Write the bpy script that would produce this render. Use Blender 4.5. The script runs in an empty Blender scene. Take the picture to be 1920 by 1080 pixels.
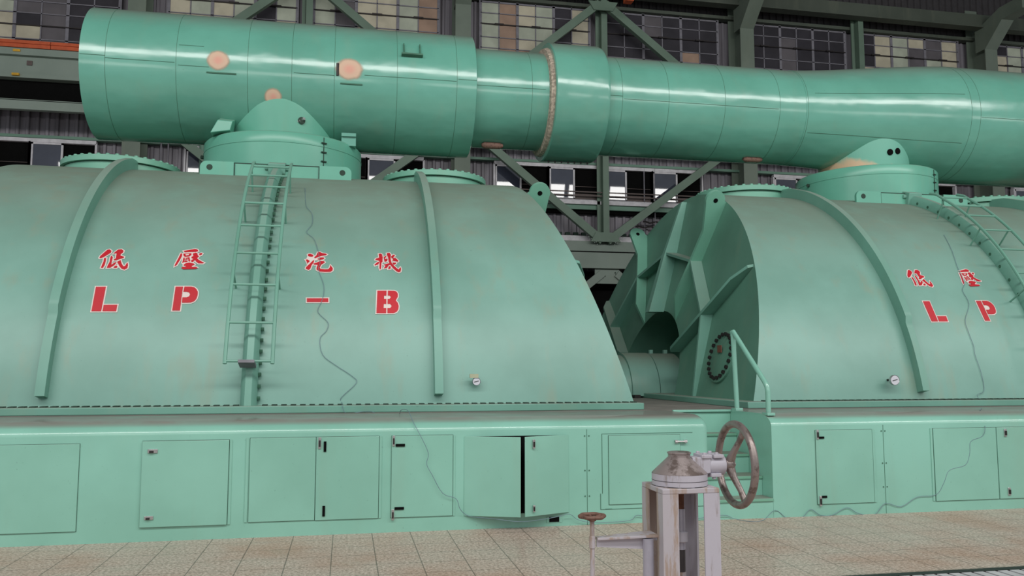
import bpy, bmesh, math, random
from mathutils import Vector, Matrix
from mathutils.geometry import tessellate_polygon
random.seed(7)
SC = bpy.context.scene
COL = SC.collection
PI = math.pi
rad = math.radians
# main axis of the machines: the casings are arcs about (YC, ZC); the crossover pipe runs along (YC, ZP)
YC, ZC, R = 13.574, .426, 4.081
ZP = 6.08
LEDGE = 1.06

# ------------------------------------------------------------------ mesh helpers
class MB:
    def __init__(self):
        self.bm = bmesh.new(); self.mi = 0
    def face(self, vs):
        try:
            f = self.bm.faces.new(vs); f.material_index = self.mi; return f
        except ValueError:
            return None
    def v(self, p): return self.bm.verts.new(p)
    def box(self, x0, x1, y0, y1, z0, z1):
        v = [self.v((x, y, z)) for x in (x0, x1) for y in (y0, y1) for z in (z0, z1)]
        for q in ((0,1,3,2),(4,6,7,5),(0,4,5,1),(2,3,7,6),(0,2,6,4),(1,5,7,3)): self.face([v[i] for i in q])
        return self
    def hexa(self, a, b):          # two matching quads
        va = [self.v(p) for p in a]; vb = [self.v(p) for p in b]; n = len(va)
        self.face(va[::-1]); self.face(vb)
        for i in range(n): self.face([va[i], va[(i+1)%n], vb[(i+1)%n], vb[i]])
        return self
    def prism(self, pts, d):       # polygon (3d points) pushed along vector d
        d = Vector(d); return self.hexa([Vector(p) for p in pts], [Vector(p)+d for p in pts])
    def loft(self, rings, closed=True, cap=True):
        V = [[self.v(p) for p in r] for r in rings]; n = len(V[0])
        for i in range(len(V)-1):
            for j in range(n if closed else n-1):
                k = (j+1) % n
                self.face([V[i][j], V[i][k], V[i+1][k], V[i+1][j]])
        if cap and closed:
            self.face(V[0][::-1]); self.face(V[-1])
        return self
    def tube(self, pts, r, n=10, cap=True, loop=False):
        pts = [Vector(p) for p in pts]; m = len(pts); rings = []; nrm = None
        for i, p in enumerate(pts):
            if loop: t = pts[(i+1)%m] - pts[i-1]
            else: t = pts[min(i+1, m-1)] - pts[max(i-1, 0)]
            t.normalize()
            if nrm is None:
                nrm = t.orthogonal().normalized()
            nrm = (nrm - t*nrm.dot(t)).normalized(); b = t.cross(nrm)
            rr = r[i] if isinstance(r, (list, tuple)) else r
            rings.append([p + (nrm*math.cos(2*PI*k/n) + b*math.sin(2*PI*k/n))*rr for k in range(n)])
        if loop: rings.append(rings[0])
        return self.loft(rings, cap=cap and not loop)
    def rod(self, a, b, r, n=12): return self.tube([a, b], r, n)
    def bar(self, a, b, w, h, up=(0,0,1)):   # rectangular bar, w across, h along up
        a, b = Vector(a), Vector(b); t = (b-a).normalized(); up = Vector(up)
        s = t.cross(up).normalized(); u = s.cross(t)
        q = [(-w/2,-h/2),(w/2,-h/2),(w/2,h/2),(-w/2,h/2)]
        return self.hexa([a+s*i+u*j for i,j in q], [b+s*i+u*j for i,j in q])
    def lathe(self, c, axis, prof, n=48, cap=True):   # prof: (radius, distance along axis)
        c = Vector(c); A = Vector(axis).normalized(); X = A.orthogonal().normalized(); Y = A.cross(X)
        rings = [[c + A*d + (X*math.cos(2*PI*k/n) + Y*math.sin(2*PI*k/n))*r for k in range(n)] for r, d in prof]
        return self.loft(rings, cap=cap)
    def build(self, name, mats, parent=None, bevel=0, smooth=40, center=None):
        bm = self.bm
        bmesh.ops.recalc_face_normals(bm, faces=bm.faces)
        lo = Vector((min(v.co[i] for v in bm.verts) for i in range(3))); hi = Vector((max(v.co[i] for v in bm.verts) for i in range(3)))
        c = (lo+hi)/2 if center is None else Vector(center)
        if parent is None: c.z = lo.z
        for v in bm.verts: v.co -= c
        me = bpy.data.meshes.new(name); bm.to_mesh(me); bm.free()
        for m in (mats if isinstance(mats, (list, tuple)) else [mats]): me.materials.append(m)
        for p in me.polygons: p.use_smooth = True
        me.set_sharp_from_angle(angle=rad(smooth))
        o = bpy.data.objects.new(name, me); COL.objects.link(o)
        WLOC[o.name] = c.copy()
        if parent is not None:
            o.parent = parent; o.location = c - WLOC[parent.name]
        else: o.location = c
        if bevel:
            b = o.modifiers.new('bevel', 'BEVEL'); b.width = bevel; b.segments = 2; b.limit_method = 'ANGLE'; b.angle_limit = rad(40)
        return o
WLOC = {}
def tag(o, label=None, cat=None, group=None, kind=None):
    for k, v in (('label', label), ('category', cat), ('group', group), ('kind', kind)):
        if v: o[k] = v
    return o
def thing(name, loc, label, cat, group=None):
    o = bpy.data.objects.new(name, None); COL.objects.link(o); o.location = loc; o.empty_display_size = .2
    WLOC[o.name] = Vector(loc); return tag(o, label, cat, group)
def struct(o, label=None): o['kind'] = 'structure'; return tag(o, label) if label else o

# ------------------------------------------------------------------ materials
def srgb(r, g, b):
    f = lambda c: c/12.92 if c <= .04045 else ((c+.055)/1.055)**2.4
    return (f(r/255), f(g/255), f(b/255), 1)
class NT:
    def __init__(self, name):
        self.m = bpy.data.materials.new(name); self.m.use_nodes = True
        self.t = self.m.node_tree; self.b = self.t.nodes['Principled BSDF']
    def n(self, kind, **kw):
        x = self.t.nodes.new('ShaderNode'+kind)
        for k, v in kw.items(): setattr(x, k, v)
        return x
    def l(self, a, b): self.t.links.new(a, b)
    def pos(self, scale=(1,1,1)):
        g = self.n('NewGeometry'); mp = self.n('Mapping'); mp.inputs['Scale'].default_value = scale
        self.l(g.outputs['Position'], mp.inputs['Vector']); return mp.outputs['Vector']
    def noise(self, scale=1, sc3=(1,1,1), detail=4, rough=.55):
        x = self.n('TexNoise'); x.inputs['Scale'].default_value = scale; x.inputs['Detail'].default_value = detail
        x.inputs['Roughness'].default_value = rough
        self.l(self.pos(sc3), x.inputs['Vector']); return x.outputs['Fac']
    def ramp(self, fac, a, b, lo=0., hi=1.):
        x = self.n('MapRange'); x.inputs['From Min'].default_value = a; x.inputs['From Max'].default_value = b
        x.inputs['To Min'].default_value = lo; x.inputs['To Max'].default_value = hi; x.clamp = True
        x.interpolation_type = 'SMOOTHSTEP'
        self.l(fac, x.inputs['Value']); return x.outputs['Result']
    def mix(self, fac, a, b, mode='MIX'):
        x = self.n('Mix', data_type='RGBA', blend_type=mode)
        if isinstance(fac, (int, float)): x.inputs[0].default_value = fac
        else: self.l(fac, x.inputs[0])
        for i, c in ((6, a), (7, b)):
            if isinstance(c, tuple): x.inputs[i].default_value = c
            else: self.l(c, x.inputs[i])
        return x.outputs[2]
    def mul(self, a, b):
        x = self.n('Math', operation='MULTIPLY')
        for i, c in ((0, a), (1, b)):
            if isinstance(c, (int, float)): x.inputs[i].default_value = c
            else: self.l(c, x.inputs[i])
        return x.outputs[0]
    def color(self, c):
        if isinstance(c, tuple): self.b.inputs['Base Color'].default_value = c
        else: self.l(c, self.b.inputs['Base Color'])
    def bump(self, h, strength, dist=.02):
        x = self.n('Bump'); x.inputs['Strength'].default_value = strength; x.inputs['Distance'].default_value = dist
        self.l(h, x.inputs['Height']); self.l(x.outputs['Normal'], self.b.inputs['Normal'])
    def up(self):
        g = self.n('NewGeometry'); s = self.n('SeparateXYZ'); self.l(g.outputs['Normal'], s.inputs[0]); return s.outputs['Z']
def paint(name, base, rough=.35, mottle=.14, dust=.8, streak=.15, dents=0., dustcol=srgb(148,140,132), d0=.45, d1=1.02, spec=.5, coat=0.):
    k = NT(name); r, g, b, _ = base
    dk = (r*(1-mottle*1.6), g*(1-mottle*1.3), b*(1-mottle*1.5), 1); lt = (r*(1+mottle), g*(1+mottle), b*(1+mottle), 1)
    c = k.mix(k.ramp(k.noise(.9, detail=5), .3, .7), dk, lt)
    if streak:
        c = k.mix(k.mul(k.ramp(k.noise(1., (3.5, 3.5, .35), 5), .52, .75), streak), c, srgb(150,152,128))
    sp = k.ramp(k.noise(38, detail=2), .70, .78)
    c = k.mix(k.mul(sp, .35), c, (r*.45, g*.45, b*.45, 1))
    if dust:
        d = k.mul(k.ramp(k.up(), d0, d1), k.ramp(k.noise(2.2), .25, .6, .75, 1.))
        d = k.mul(d, dust); c = k.mix(d, c, dustcol)
        rr = k.n('MapRange'); rr.inputs['To Min'].default_value = rough; rr.inputs['To Max'].default_value = .85
        k.l(d, rr.inputs['Value']); k.l(rr.outputs['Result'], k.b.inputs['Roughness'])
    else: k.b.inputs['Roughness'].default_value = rough
    k.b.inputs['Specular IOR Level'].default_value = spec
    if coat: k.b.inputs['Coat Weight'].default_value = coat; k.b.inputs['Coat Roughness'].default_value = .10
    k.color(c)
    if dents: k.bump(k.noise(1.6, (1, 1.6, 1.6), 2, .4), dents, .06)
    return k.m
def plain(name, c, rough=.6, metal=0., var=.12, scale=6., spec=.5):
    k = NT(name); r, g, b, _ = c
    k.color(k.mix(k.ramp(k.noise(scale), .3, .7), (r*(1-var), g*(1-var), b*(1-var), 1), (r*(1+var), g*(1+var), b*(1+var), 1)))
    k.b.inputs['Roughness'].default_value = rough; k.b.inputs['Metallic'].default_value = metal
    k.b.inputs['Specular IOR Level'].default_value = spec
    return k.m
M = {}
M['casing'] = paint('casing_green_paint', srgb(126,170,157), .40, .08, .85, .35, .05, dustcol=srgb(118,126,112), d0=.5, d1=1.0)
M['pipe'] = paint('pipe_green_paint', srgb(102,166,148), .24, .06, .8, .10, .45, dustcol=srgb(126,126,116), d0=.45, coat=.55)
M['base'] = paint('base_green_paint', srgb(140,196,178), .28, .06, 1., .12, .06, dustcol=srgb(134,126,120), d0=.80, d1=1.0, coat=.5)
M['plate'] = paint('end_wall_green_paint', srgb(96,142,124), .45, .10, .5, .15)
M['rib'] = paint('rib_green_paint', srgb(116,166,150), .42, .08, .6, .15)
M['lug'] = paint('lug_green_paint', srgb(118,176,154), .4, .06, .2, .1)
M['ladder'] = paint('ladder_green_paint', srgb(114,166,148), .4, .08, .2, 0)
M['deck'] = plain('dusty_deck', srgb(122,118,112), .8, 0, .15, 3)
M['drum'] = paint('drum_green_paint', srgb(104,174,152), .3, .06, .3, .12, .08)
M['seam'] = plain('dark_green_seam', srgb(66,110,90), .6)
M['door_gap'] = plain('door_shadow_gap', srgb(72,104,90), .8)
M['gap'] = plain('dark_gap', srgb(44,64,54), .8)
M['black'] = plain('black_opening_and_shade', (.004,.004,.004,1), .9, spec=.1)
M['bolt'] = plain('dark_green_bolt', srgb(62,104,84), .5)
M['chrome'] = plain('bright_latch_metal', srgb(196,196,196), .3, .8, .1, 30)
M['steel_dark'] = plain('dark_steel', srgb(60,56,56), .5, .6)
M['red'] = paint('red_letter_paint', srgb(194,24,40), .5, .07, 0, 0)
M['white'] = paint('white_outline_paint', srgb(226,212,206), .55, .05, 0, 0)
M['column'] = paint('grey_green_steel', srgb(112,124,112), .6, .08, .2, .1)
M['eaves'] = paint('shaded_eaves_steel', srgb(78,86,76), .7, .08, .1, .1)  # girder colour darkened to put the roof's shade on the eaves
M['girder'] = paint('girder_grey_green', srgb(134,148,138), .6, .06, .2, .1)
M['brace'] = paint('brace_grey_green', srgb(106,128,112), .55, .08, .2, 0)
M['sill'] = paint('sill_green', srgb(110,146,128), .6, .06, .2, 0)
M['sash'] = plain('grey_window_bar', srgb(126,124,132), .6)
M['alu'] = plain('white_window_frame', srgb(206,204,208), .5)
M['orange'] = plain('orange_rail', srgb(196,86,40), .5)
M['yellow'] = plain('yellow_marker', srgb(208,160,40), .6)
M['tan'] = plain('bare_insulation', srgb(198,158,130), .8)
M['cable'] = plain('blue_grey_cable', srgb(112,136,146), .5)
M['rail_brown'] = plain('brown_rail', srgb(92,80,76), .6)
M['dial'] = plain('white_dial', srgb(214,214,222), .4, 0, .03)
M['bezel'] = plain('steel_bezel', srgb(150,152,156), .25, .85)
M['tread'] = paint('tread_green', srgb(118,172,148), .5, .07, .8, 0, dustcol=srgb(130,124,118), d0=.6, d1=1.)
def mat_corr():
    k = NT('corrugated_grey_sheet')
    k.color(k.mix(k.ramp(k.noise(1.2, (3,1,.25)), .3, .7), srgb(112,108,114), srgb(142,138,146)))
    k.b.inputs['Roughness'].default_value = .5; return k.m
M['corr'] = mat_corr()
M['corr_shaded'] = plain('shaded_corrugated_sheet', srgb(62,60,62), .7)  # darker copy of the sheet, roof shade painted into its colour
def mat_floor():
    k = NT('terrazzo_tiles')
    sp = k.noise(42, detail=3, rough=.7); big = k.noise(.9, detail=4)
    c = k.mix(k.ramp(sp, .38, .62), srgb(158,135,121), srgb(214,194,181))
    c = k.mix(k.mul(k.ramp(big, .45, .75), .45), c, srgb(166,122,92))
    c = k.mix(k.mul(k.ramp(k.noise(2.5), .55, .75), .3), c, srgb(158,156,138))
    g = k.n('NewGeometry'); s = k.n('SeparateXYZ'); k.l(g.outputs['Position'], s.inputs[0])
    def grid(axis, pitch, off):
        a = k.n('Math', operation='ADD'); k.l(s.outputs[axis], a.inputs[0]); a.inputs[1].default_value = off+100*pitch
        d = k.n('Math', operation='DIVIDE'); k.l(a.outputs[0], d.inputs[0]); d.inputs[1].default_value = pitch
        f = k.n('Math', operation='FRACT'); k.l(d.outputs[0], f.inputs[0])
        p = k.n('Math', operation='PINGPONG'); k.l(f.outputs[0], p.inputs[0]); p.inputs[1].default_value = .5
        return k.ramp(p.outputs[0], .006, .018, 1, 0)
    m = k.n('Math', operation='MAXIMUM'); k.l(grid('X', .3555, .086), m.inputs[0]); k.l(grid('Y', .345, -.28), m.inputs[1])
    c = k.mix(k.mul(m.outputs[0], .75), c, srgb(84,68,58))
    k.color(c)
    k.l(k.ramp(big, .3, .7, .28, .5), k.b.inputs['Roughness'])
    return k.m
M['floor'] = mat_floor()
def mat_worn(name, base, under, amt, rough=.5, metal=0., sc=(14,14,2.2)):
    k = NT(name)
    w = k.ramp(k.noise(1., sc, 6, .7), .5-amt, .62-amt)
    k.color(k.mix(k.mul(w, .85), base, under)); k.b.inputs['Roughness'].default_value = rough; k.b.inputs['Metallic'].default_value = metal
    k.bump(k.noise(30), .15, .004); return k.m
M['stand'] = mat_worn('worn_silver_paint', srgb(186,180,186), srgb(166,144,128), .03)
M['stand2'] = mat_worn('silver_paint', srgb(190,186,196), srgb(140,126,120), -.06)
M['gear'] = mat_worn('gearbox_metal', srgb(160,148,146), srgb(96,82,76), .02, .4, .35, (9,9,9))
M['wheel'] = mat_worn('handwheel_metal', srgb(150,138,134), srgb(108,94,88), .0, .35, .5, (20,20,20))
M['rust'] = mat_worn('rusty_metal', srgb(122,92,80), srgb(84,62,54), .0, .7, .1, (40,40,40))
M['silver'] = plain('silver_tube', srgb(182,180,194), .35, .3)
M['grate'] = plain('bright_grating_steel', srgb(206,202,206), .45, .2)
M['darkrod'] = plain('dark_rod', srgb(72,68,70), .5, .2)
def glass(name, c, rough, spec=.5, emit=0.):
    k = NT(name)
    col = k.mix(k.ramp(k.noise(1.3), .3, .7), tuple(x*.75 for x in c[:3])+(1,), c)
    k.color(col); k.b.inputs['Roughness'].default_value = rough; k.b.inputs['Specular IOR Level'].default_value = spec
    if emit:
        k.l(col, k.b.inputs['Emission Color']); k.b.inputs['Emission Strength'].default_value = emit  # painted glow, mimics daylight coming through the pane
    return k.m
M['pane_dark'] = glass('dark_pane', srgb(66,64,70), .25)
M['pane_grey'] = glass('grey_pane', srgb(104,100,104), .3, .5, .04)
M['pane_cream'] = glass('cream_pane', srgb(174,168,148), .4, .4, .2)
M['pane_green'] = glass('pale_green_pane', srgb(160,166,150), .4, .4, .2)
M['pane_tan'] = glass('tan_pane', srgb(158,132,114), .4, .4, .1)
M['glass'] = glass('sliding_glass', srgb(66,70,84), .02, .9)
def mat_patch():       # bare insulation showing through, fading to paint at its rim
    k = NT('bare_patch')
    t = k.n('TexCoord'); ln = k.n('VectorMath', operation='LENGTH'); mp = k.n('Mapping')
    k.l(t.outputs['Generated'], mp.inputs['Vector']); mp.inputs['Location'].default_value = (-.5,-.5,-.5)
    mp.inputs['Scale'].default_value = (1,.0,1); mp.inputs['Location'].default_value = (-.5, 0, -.5)
    k.l(mp.outputs['Vector'], ln.inputs[0])
    a = k.n('Math', operation='ADD'); k.l(ln.outputs['Value'], a.inputs[0]); k.l(k.mul(k.noise(9), .10), a.inputs[1])
    c = k.mix(k.ramp(a.outputs[0], .10, .32), srgb(214,158,140), srgb(208,176,152))
    k.l(k.ramp(a.outputs[0], .36, .53, 1, 0), k.b.inputs['Alpha']); k.color(c); k.b.inputs['Roughness'].default_value = .7
    return k.m
M['patch'] = mat_patch()
def mat_neck():        # green paint worn off to tan insulation near its foot
    k = NT('worn_neck_paint')
    g = k.n('NewGeometry'); s = k.n('SeparateXYZ'); k.l(g.outputs['Position'], s.inputs[0])
    a = k.n('Math', operation='MULTIPLY_ADD'); k.l(s.outputs['X'], a.inputs[0]); a.inputs[1].default_value = .35; a.inputs[2].default_value = -8.62*.35
    b = k.n('Math', operation='ADD'); k.l(s.outputs['Z'], b.inputs[0]); k.l(a.outputs[0], b.inputs[1])
    d = k.n('Math', operation='MULTIPLY_ADD'); k.l(k.noise(2.6), d.inputs[0]); d.inputs[1].default_value = .5; k.l(b.outputs[0], d.inputs[2])
    k.color(k.mix(k.ramp(d.outputs[0], 5.42, 5.58), srgb(214,180,148), srgb(112,178,158))); k.b.inputs['Roughness'].default_value = .5
    return k.m
M['neck_worn'] = mat_neck()
GLYPHS = {
  'di': {'red': [[(-1.778,2.539),(-1.773,2.569),(-1.744,2.623),(-1.717,2.67),(-1.694,2.678),(-1.669,2.654),(-1.672,2.623),(-1.701,2.589),(-1.737,2.549),(-1.766,2.531)],[(-1.727,2.537),(-1.705,2.538),(-1.7,2.49),(-1.701,2.427),(-1.712,2.385),(-1.734,2.389),(-1.73,2.426),(-1.723,2.483)],[(-1.658,2.579),(-1.637,2.556),(-1.635,2.492),(-1.631,2.435),(-1.604,2.47),(-1.582,2.482),(-1.594,2.436),(-1.633,2.392),(-1.671,2.389),(-1.669,2.417),(-1.657,2.48),(-1.661,2.543)],[(-1.643,2.609),(-1.629,2.634),(-1.601,2.678),(-1.566,2.685),(-1.54,2.662),(-1.54,2.631),(-1.56,2.606),(-1.56,2.582),(-1.517,2.566),(-1.517,2.545),(-1.547,2.532),(-1.583,2.511),(-1.613,2.502),(-1.62,2.518),(-1.6,2.537),(-1.604,2.581),(-1.606,2.617)],[(-1.578,2.482),(-1.545,2.512),(-1.526,2.461),(-1.499,2.417),(-1.48,2.423),(-1.474,2.457),(-1.463,2.475),(-1.452,2.435),(-1.452,2.39),(-1.479,2.367),(-1.513,2.38),(-1.543,2.421),(-1.561,2.454)],[(-1.602,2.393),(-1.591,2.419),(-1.572,2.426),(-1.559,2.404),(-1.57,2.39)]]},
  'L': {'red': [[(-1.737,2.116),(-1.633,2.119),(-1.631,1.797),(-1.73,1.795)],[(-1.617,1.879),(-1.476,1.882),(-1.477,1.799),(-1.618,1.797)]]},
  'ya': {'red': [[(-0.88,2.684),(-0.831,2.698),(-0.757,2.722),(-0.728,2.714),(-0.715,2.687),(-0.742,2.672),(-0.827,2.666),(-0.865,2.661)],[(-0.905,2.642),(-0.889,2.637),(-0.887,2.597),(-0.901,2.53),(-0.925,2.453),(-0.947,2.431),(-0.945,2.458),(-0.928,2.529),(-0.914,2.596)],[(-0.876,2.638),(-0.786,2.647),(-0.784,2.618),(-0.806,2.595),(-0.855,2.587),(-0.87,2.609)],[(-0.867,2.57),(-0.85,2.574),(-0.851,2.51),(-0.861,2.487),(-0.869,2.492),(-0.867,2.531)],[(-0.845,2.567),(-0.801,2.584),(-0.784,2.523),(-0.791,2.512),(-0.803,2.517),(-0.813,2.561),(-0.835,2.554)],[(-0.851,2.543),(-0.818,2.549),(-0.814,2.535),(-0.847,2.529)],[(-0.85,2.518),(-0.814,2.524),(-0.812,2.509),(-0.847,2.501)],[(-0.77,2.642),(-0.741,2.66),(-0.72,2.649),(-0.712,2.615),(-0.695,2.604),(-0.714,2.57),(-0.696,2.548),(-0.653,2.516),(-0.626,2.501),(-0.638,2.489),(-0.688,2.488),(-0.714,2.509),(-0.733,2.541),(-0.752,2.507),(-0.772,2.512),(-0.777,2.532),(-0.751,2.557),(-0.777,2.57),(-0.778,2.59),(-0.76,2.602)],[(-0.7,2.644),(-0.678,2.657),(-0.663,2.649),(-0.674,2.622),(-0.695,2.622)],[(-0.827,2.488),(-0.79,2.498),(-0.734,2.481),(-0.728,2.465),(-0.756,2.447),(-0.757,2.431),(-0.704,2.43),(-0.687,2.415),(-0.708,2.401),(-0.777,2.396),(-0.845,2.391),(-0.868,2.41),(-0.864,2.423),(-0.819,2.429),(-0.821,2.445),(-0.845,2.445),(-0.85,2.461)]],'over': [[(-0.852,2.624),(-0.811,2.632),(-0.812,2.614),(-0.842,2.605)]]},
  'P': {'red': [[(-0.895,2.137),(-0.815,2.139),(-0.811,1.818),(-0.893,1.817)],[(-0.8,2.14),(-0.723,2.141),(-0.692,2.132),(-0.667,2.109),(-0.647,2.071),(-0.644,2.023),(-0.652,1.976),(-0.671,1.943),(-0.706,1.924),(-0.743,1.921),(-0.802,1.92),(-0.804,1.992),(-0.758,1.993),(-0.734,2.007),(-0.727,2.036),(-0.74,2.059),(-0.767,2.068),(-0.803,2.067)]],'white': [[(-0.809,2.077),(-0.768,2.075),(-0.737,2.064),(-0.722,2.036),(-0.733,2.002),(-0.762,1.988),(-0.806,1.987)]]},
  'qi': {'red': [[(0.552,2.679),(0.573,2.692),(0.605,2.681),(0.62,2.661),(0.61,2.642),(0.571,2.644),(0.557,2.654)],[(0.53,2.589),(0.553,2.593),(0.581,2.569),(0.572,2.55),(0.558,2.539),(0.552,2.515),(0.543,2.563)],[(0.633,2.591),(0.628,2.551),(0.605,2.502),(0.59,2.44),(0.57,2.425),(0.538,2.443),(0.541,2.467),(0.58,2.521),(0.613,2.571)],[(0.67,2.725),(0.695,2.726),(0.724,2.706),(0.76,2.702),(0.781,2.688),(0.768,2.672),(0.711,2.659),(0.677,2.638),(0.639,2.616),(0.629,2.631),(0.655,2.667)],[(0.664,2.604),(0.705,2.632),(0.74,2.633),(0.751,2.62),(0.735,2.6),(0.693,2.591)],[(0.622,2.527),(0.659,2.543),(0.707,2.574),(0.75,2.57),(0.759,2.554),(0.744,2.536),(0.716,2.511),(0.701,2.462),(0.712,2.444),(0.761,2.44),(0.802,2.443),(0.819,2.471),(0.825,2.514),(0.836,2.49),(0.854,2.462),(0.853,2.424),(0.831,2.403),(0.769,2.398),(0.706,2.403),(0.667,2.428),(0.663,2.456),(0.675,2.509),(0.633,2.511)]],'white': [[(0.55,2.658),(0.624,2.651),(0.677,2.628),(0.672,2.582),(0.616,2.581),(0.549,2.51),(0.529,2.578)]]},
  'dash': {'red': [[(0.569,2.006),(0.814,2.011),(0.816,1.958),(0.572,1.954)]]},
  'ji': {'red': [[(1.406,2.72),(1.432,2.727),(1.453,2.703),(1.444,2.678),(1.439,2.577),(1.431,2.468),(1.418,2.456),(1.412,2.484),(1.416,2.588),(1.401,2.605),(1.363,2.616),(1.369,2.636),(1.41,2.653)],[(1.413,2.588),(1.4,2.541),(1.358,2.519),(1.352,2.534),(1.388,2.575)],[(1.444,2.672),(1.456,2.685),(1.449,2.577),(1.439,2.577)],[(1.465,2.661),(1.5,2.699),(1.497,2.674),(1.477,2.632),(1.516,2.639),(1.506,2.597),(1.477,2.584),(1.473,2.608)],[(1.505,2.736),(1.539,2.744),(1.555,2.713),(1.55,2.64),(1.561,2.569),(1.589,2.524),(1.626,2.479),(1.647,2.463),(1.66,2.492),(1.668,2.504),(1.675,2.475),(1.667,2.43),(1.646,2.418),(1.617,2.434),(1.576,2.484),(1.543,2.54),(1.527,2.592),(1.52,2.663),(1.508,2.705)],[(1.558,2.683),(1.589,2.714),(1.606,2.697),(1.58,2.659),(1.614,2.654),(1.647,2.608),(1.638,2.593),(1.595,2.6),(1.57,2.611),(1.584,2.641),(1.561,2.652)],[(1.463,2.537),(1.518,2.559),(1.542,2.566),(1.545,2.54),(1.526,2.528),(1.492,2.515)],[(1.571,2.572),(1.612,2.577),(1.616,2.56),(1.585,2.535)],[(1.488,2.526),(1.526,2.533),(1.505,2.487),(1.462,2.474),(1.475,2.497)],[(1.529,2.516),(1.548,2.511),(1.546,2.471),(1.517,2.467)]]},
  'B': {'red': [[(1.385,2.131),(1.494,2.133),(1.491,2.061),(1.464,2.06),(1.462,2.013),(1.49,2.014),(1.489,1.943),(1.459,1.943),(1.457,1.886),(1.488,1.886),(1.486,1.817),(1.373,1.816)],[(1.51,2.134),(1.586,2.133),(1.612,2.121),(1.627,2.091),(1.626,2.046),(1.6,1.996),(1.624,1.962),(1.634,1.919),(1.629,1.871),(1.61,1.838),(1.574,1.819),(1.501,1.818),(1.501,1.886),(1.534,1.887),(1.552,1.916),(1.534,1.944),(1.503,1.944),(1.505,2.014),(1.527,2.014),(1.544,2.042),(1.528,2.062),(1.507,2.061)]],'white': [[(1.385,2.131),(1.586,2.133),(1.627,2.091),(1.6,1.996),(1.634,1.919),(1.61,1.838),(1.574,1.819),(1.373,1.816)]]},
}
CABLE = [(-0.595,11.603,4.013),(-0.549,11.075,3.667),(-0.464,10.911,3.534),(-0.453,10.723,3.363),(-0.511,10.6,3.238),(-0.407,10.497,3.125),(-0.329,10.262,2.83),(-0.343,10.187,2.724),(-0.273,10.057,2.519),(-0.28,9.963,2.353),(-0.33,9.896,2.222),(-0.303,9.866,2.159),(-0.21,9.823,2.065),(-0.225,9.784,1.97),(-0.294,9.747,1.877),(-0.258,9.682,1.694),(-0.108,9.645,1.574),(0.072,9.612,1.454),(0.12,9.593,1.376),(-0.041,9.558,1.217),(-0.034,9.547,1.159),(-0.027,9.3,1.129),(0.02,9.29,1.054),(0.248,9.29,1.075),(0.36,9.2,1.049),(0.561,9.2,1.03),(0.568,8.7,1.112),(0.617,8.4,1.122),(0.65,8.13,1.023),(0.722,8.06,0.885),(0.79,8.06,0.733),(0.775,8.06,0.633),(0.827,8.06,0.532),(0.931,8.06,0.354),(1.059,8.06,0.3),(1.101,8.06,0.199),(1.189,8.06,0.131),(1.36,7.85,0.141),(1.656,7.8,0.11),(2.016,8.0,0.103),(2.177,8.06,0.118),(2.277,8.07,0.056),(2.47,8.08,0.022),(2.803,8.08,0.031),(2.887,8.08,0.08),(3.084,8.08,0.042),(3.425,8.08,0.02),(3.802,8.08,0.049),(3.918,8.08,0.013),(4.001,7.953,0.006),(4.174,7.949,0.006),(4.388,8.088,0.077),(4.518,8.088,-0.009),(4.607,8.088,-0.034),(4.7,8.088,-0.004),(4.794,8.088,0.074),(4.902,8.088,0.011),(5.038,8.088,0.006),(5.214,8.088,0.077),(5.349,8.088,0.012),(5.537,8.088,-0.005),(5.669,8.088,0.107),(5.859,8.088,0.068),(6.057,8.088,0.163),(6.286,8.088,0.179),(6.391,8.088,0.306),(6.465,8.088,0.436),(6.667,8.088,0.488),(6.728,8.088,0.613),(6.749,8.088,0.74),(6.9,8.088,0.796),(6.94,8.088,0.9),(7.168,8.4,1.02),(7.144,8.385,1.07),(7.965,9.3,1.058),(8.058,9.5,1.192),(8.219,9.564,1.244),(8.239,9.617,1.474),(8.22,9.691,1.721),(8.242,9.729,1.828),(8.237,9.815,2.046),(8.261,9.883,2.194),(8.433,10.002,2.424),(8.44,10.119,2.62),(8.54,10.199,2.742),(8.596,10.386,2.993),(8.715,10.622,3.261),(8.845,10.932,3.552)]
# ------------------------------------------------------------------ turbine casings
def S(cx, x, r, a):            # point over a casing: x along the axis, r out from it, a = angle up from the front
    return Vector((cx+x, YC - r*math.cos(a), ZC + r*math.sin(a)))
def frange(a, b, n): return [a+(b-a)*i/n for i in range(n+1)]
TOE = math.asin((1.135-ZC)/R)  # where the arc meets its flange
HALF, LEAN = 4.43, .27         # half length at the foot; the end walls lean in as they rise
def end_x(z): return HALF - LEAN*(z-1.1)
def arc_sweep(b, cx, sect, angs, scale=None):
    rings = []
    for i, a in enumerate(angs):
        k = scale[i] if scale else 1.
        rings.append([S(cx, x, R + (r if r <= 0 else r*k), a) for x, r in sect])
    b.loft(rings)
PCY, PCZ = YC, 1.1             # centre of the end-wall pattern
def W(cx, sgn, ang, r, out):   # point on an end wall: polar about the shaft, out = away from the wall
    y = PCY - r*math.cos(ang); z = PCZ + r*math.sin(ang)
    return Vector((cx + sgn*(end_x(z) - .03 + out), y, z))
def wall_r(ang):               # distance from the shaft centre to the arc along ang
    dz = PCZ-ZC; s = math.sin(ang)
    return -dz*s + math.sqrt(dz*dz*s*s - dz*dz + R*R)
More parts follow.
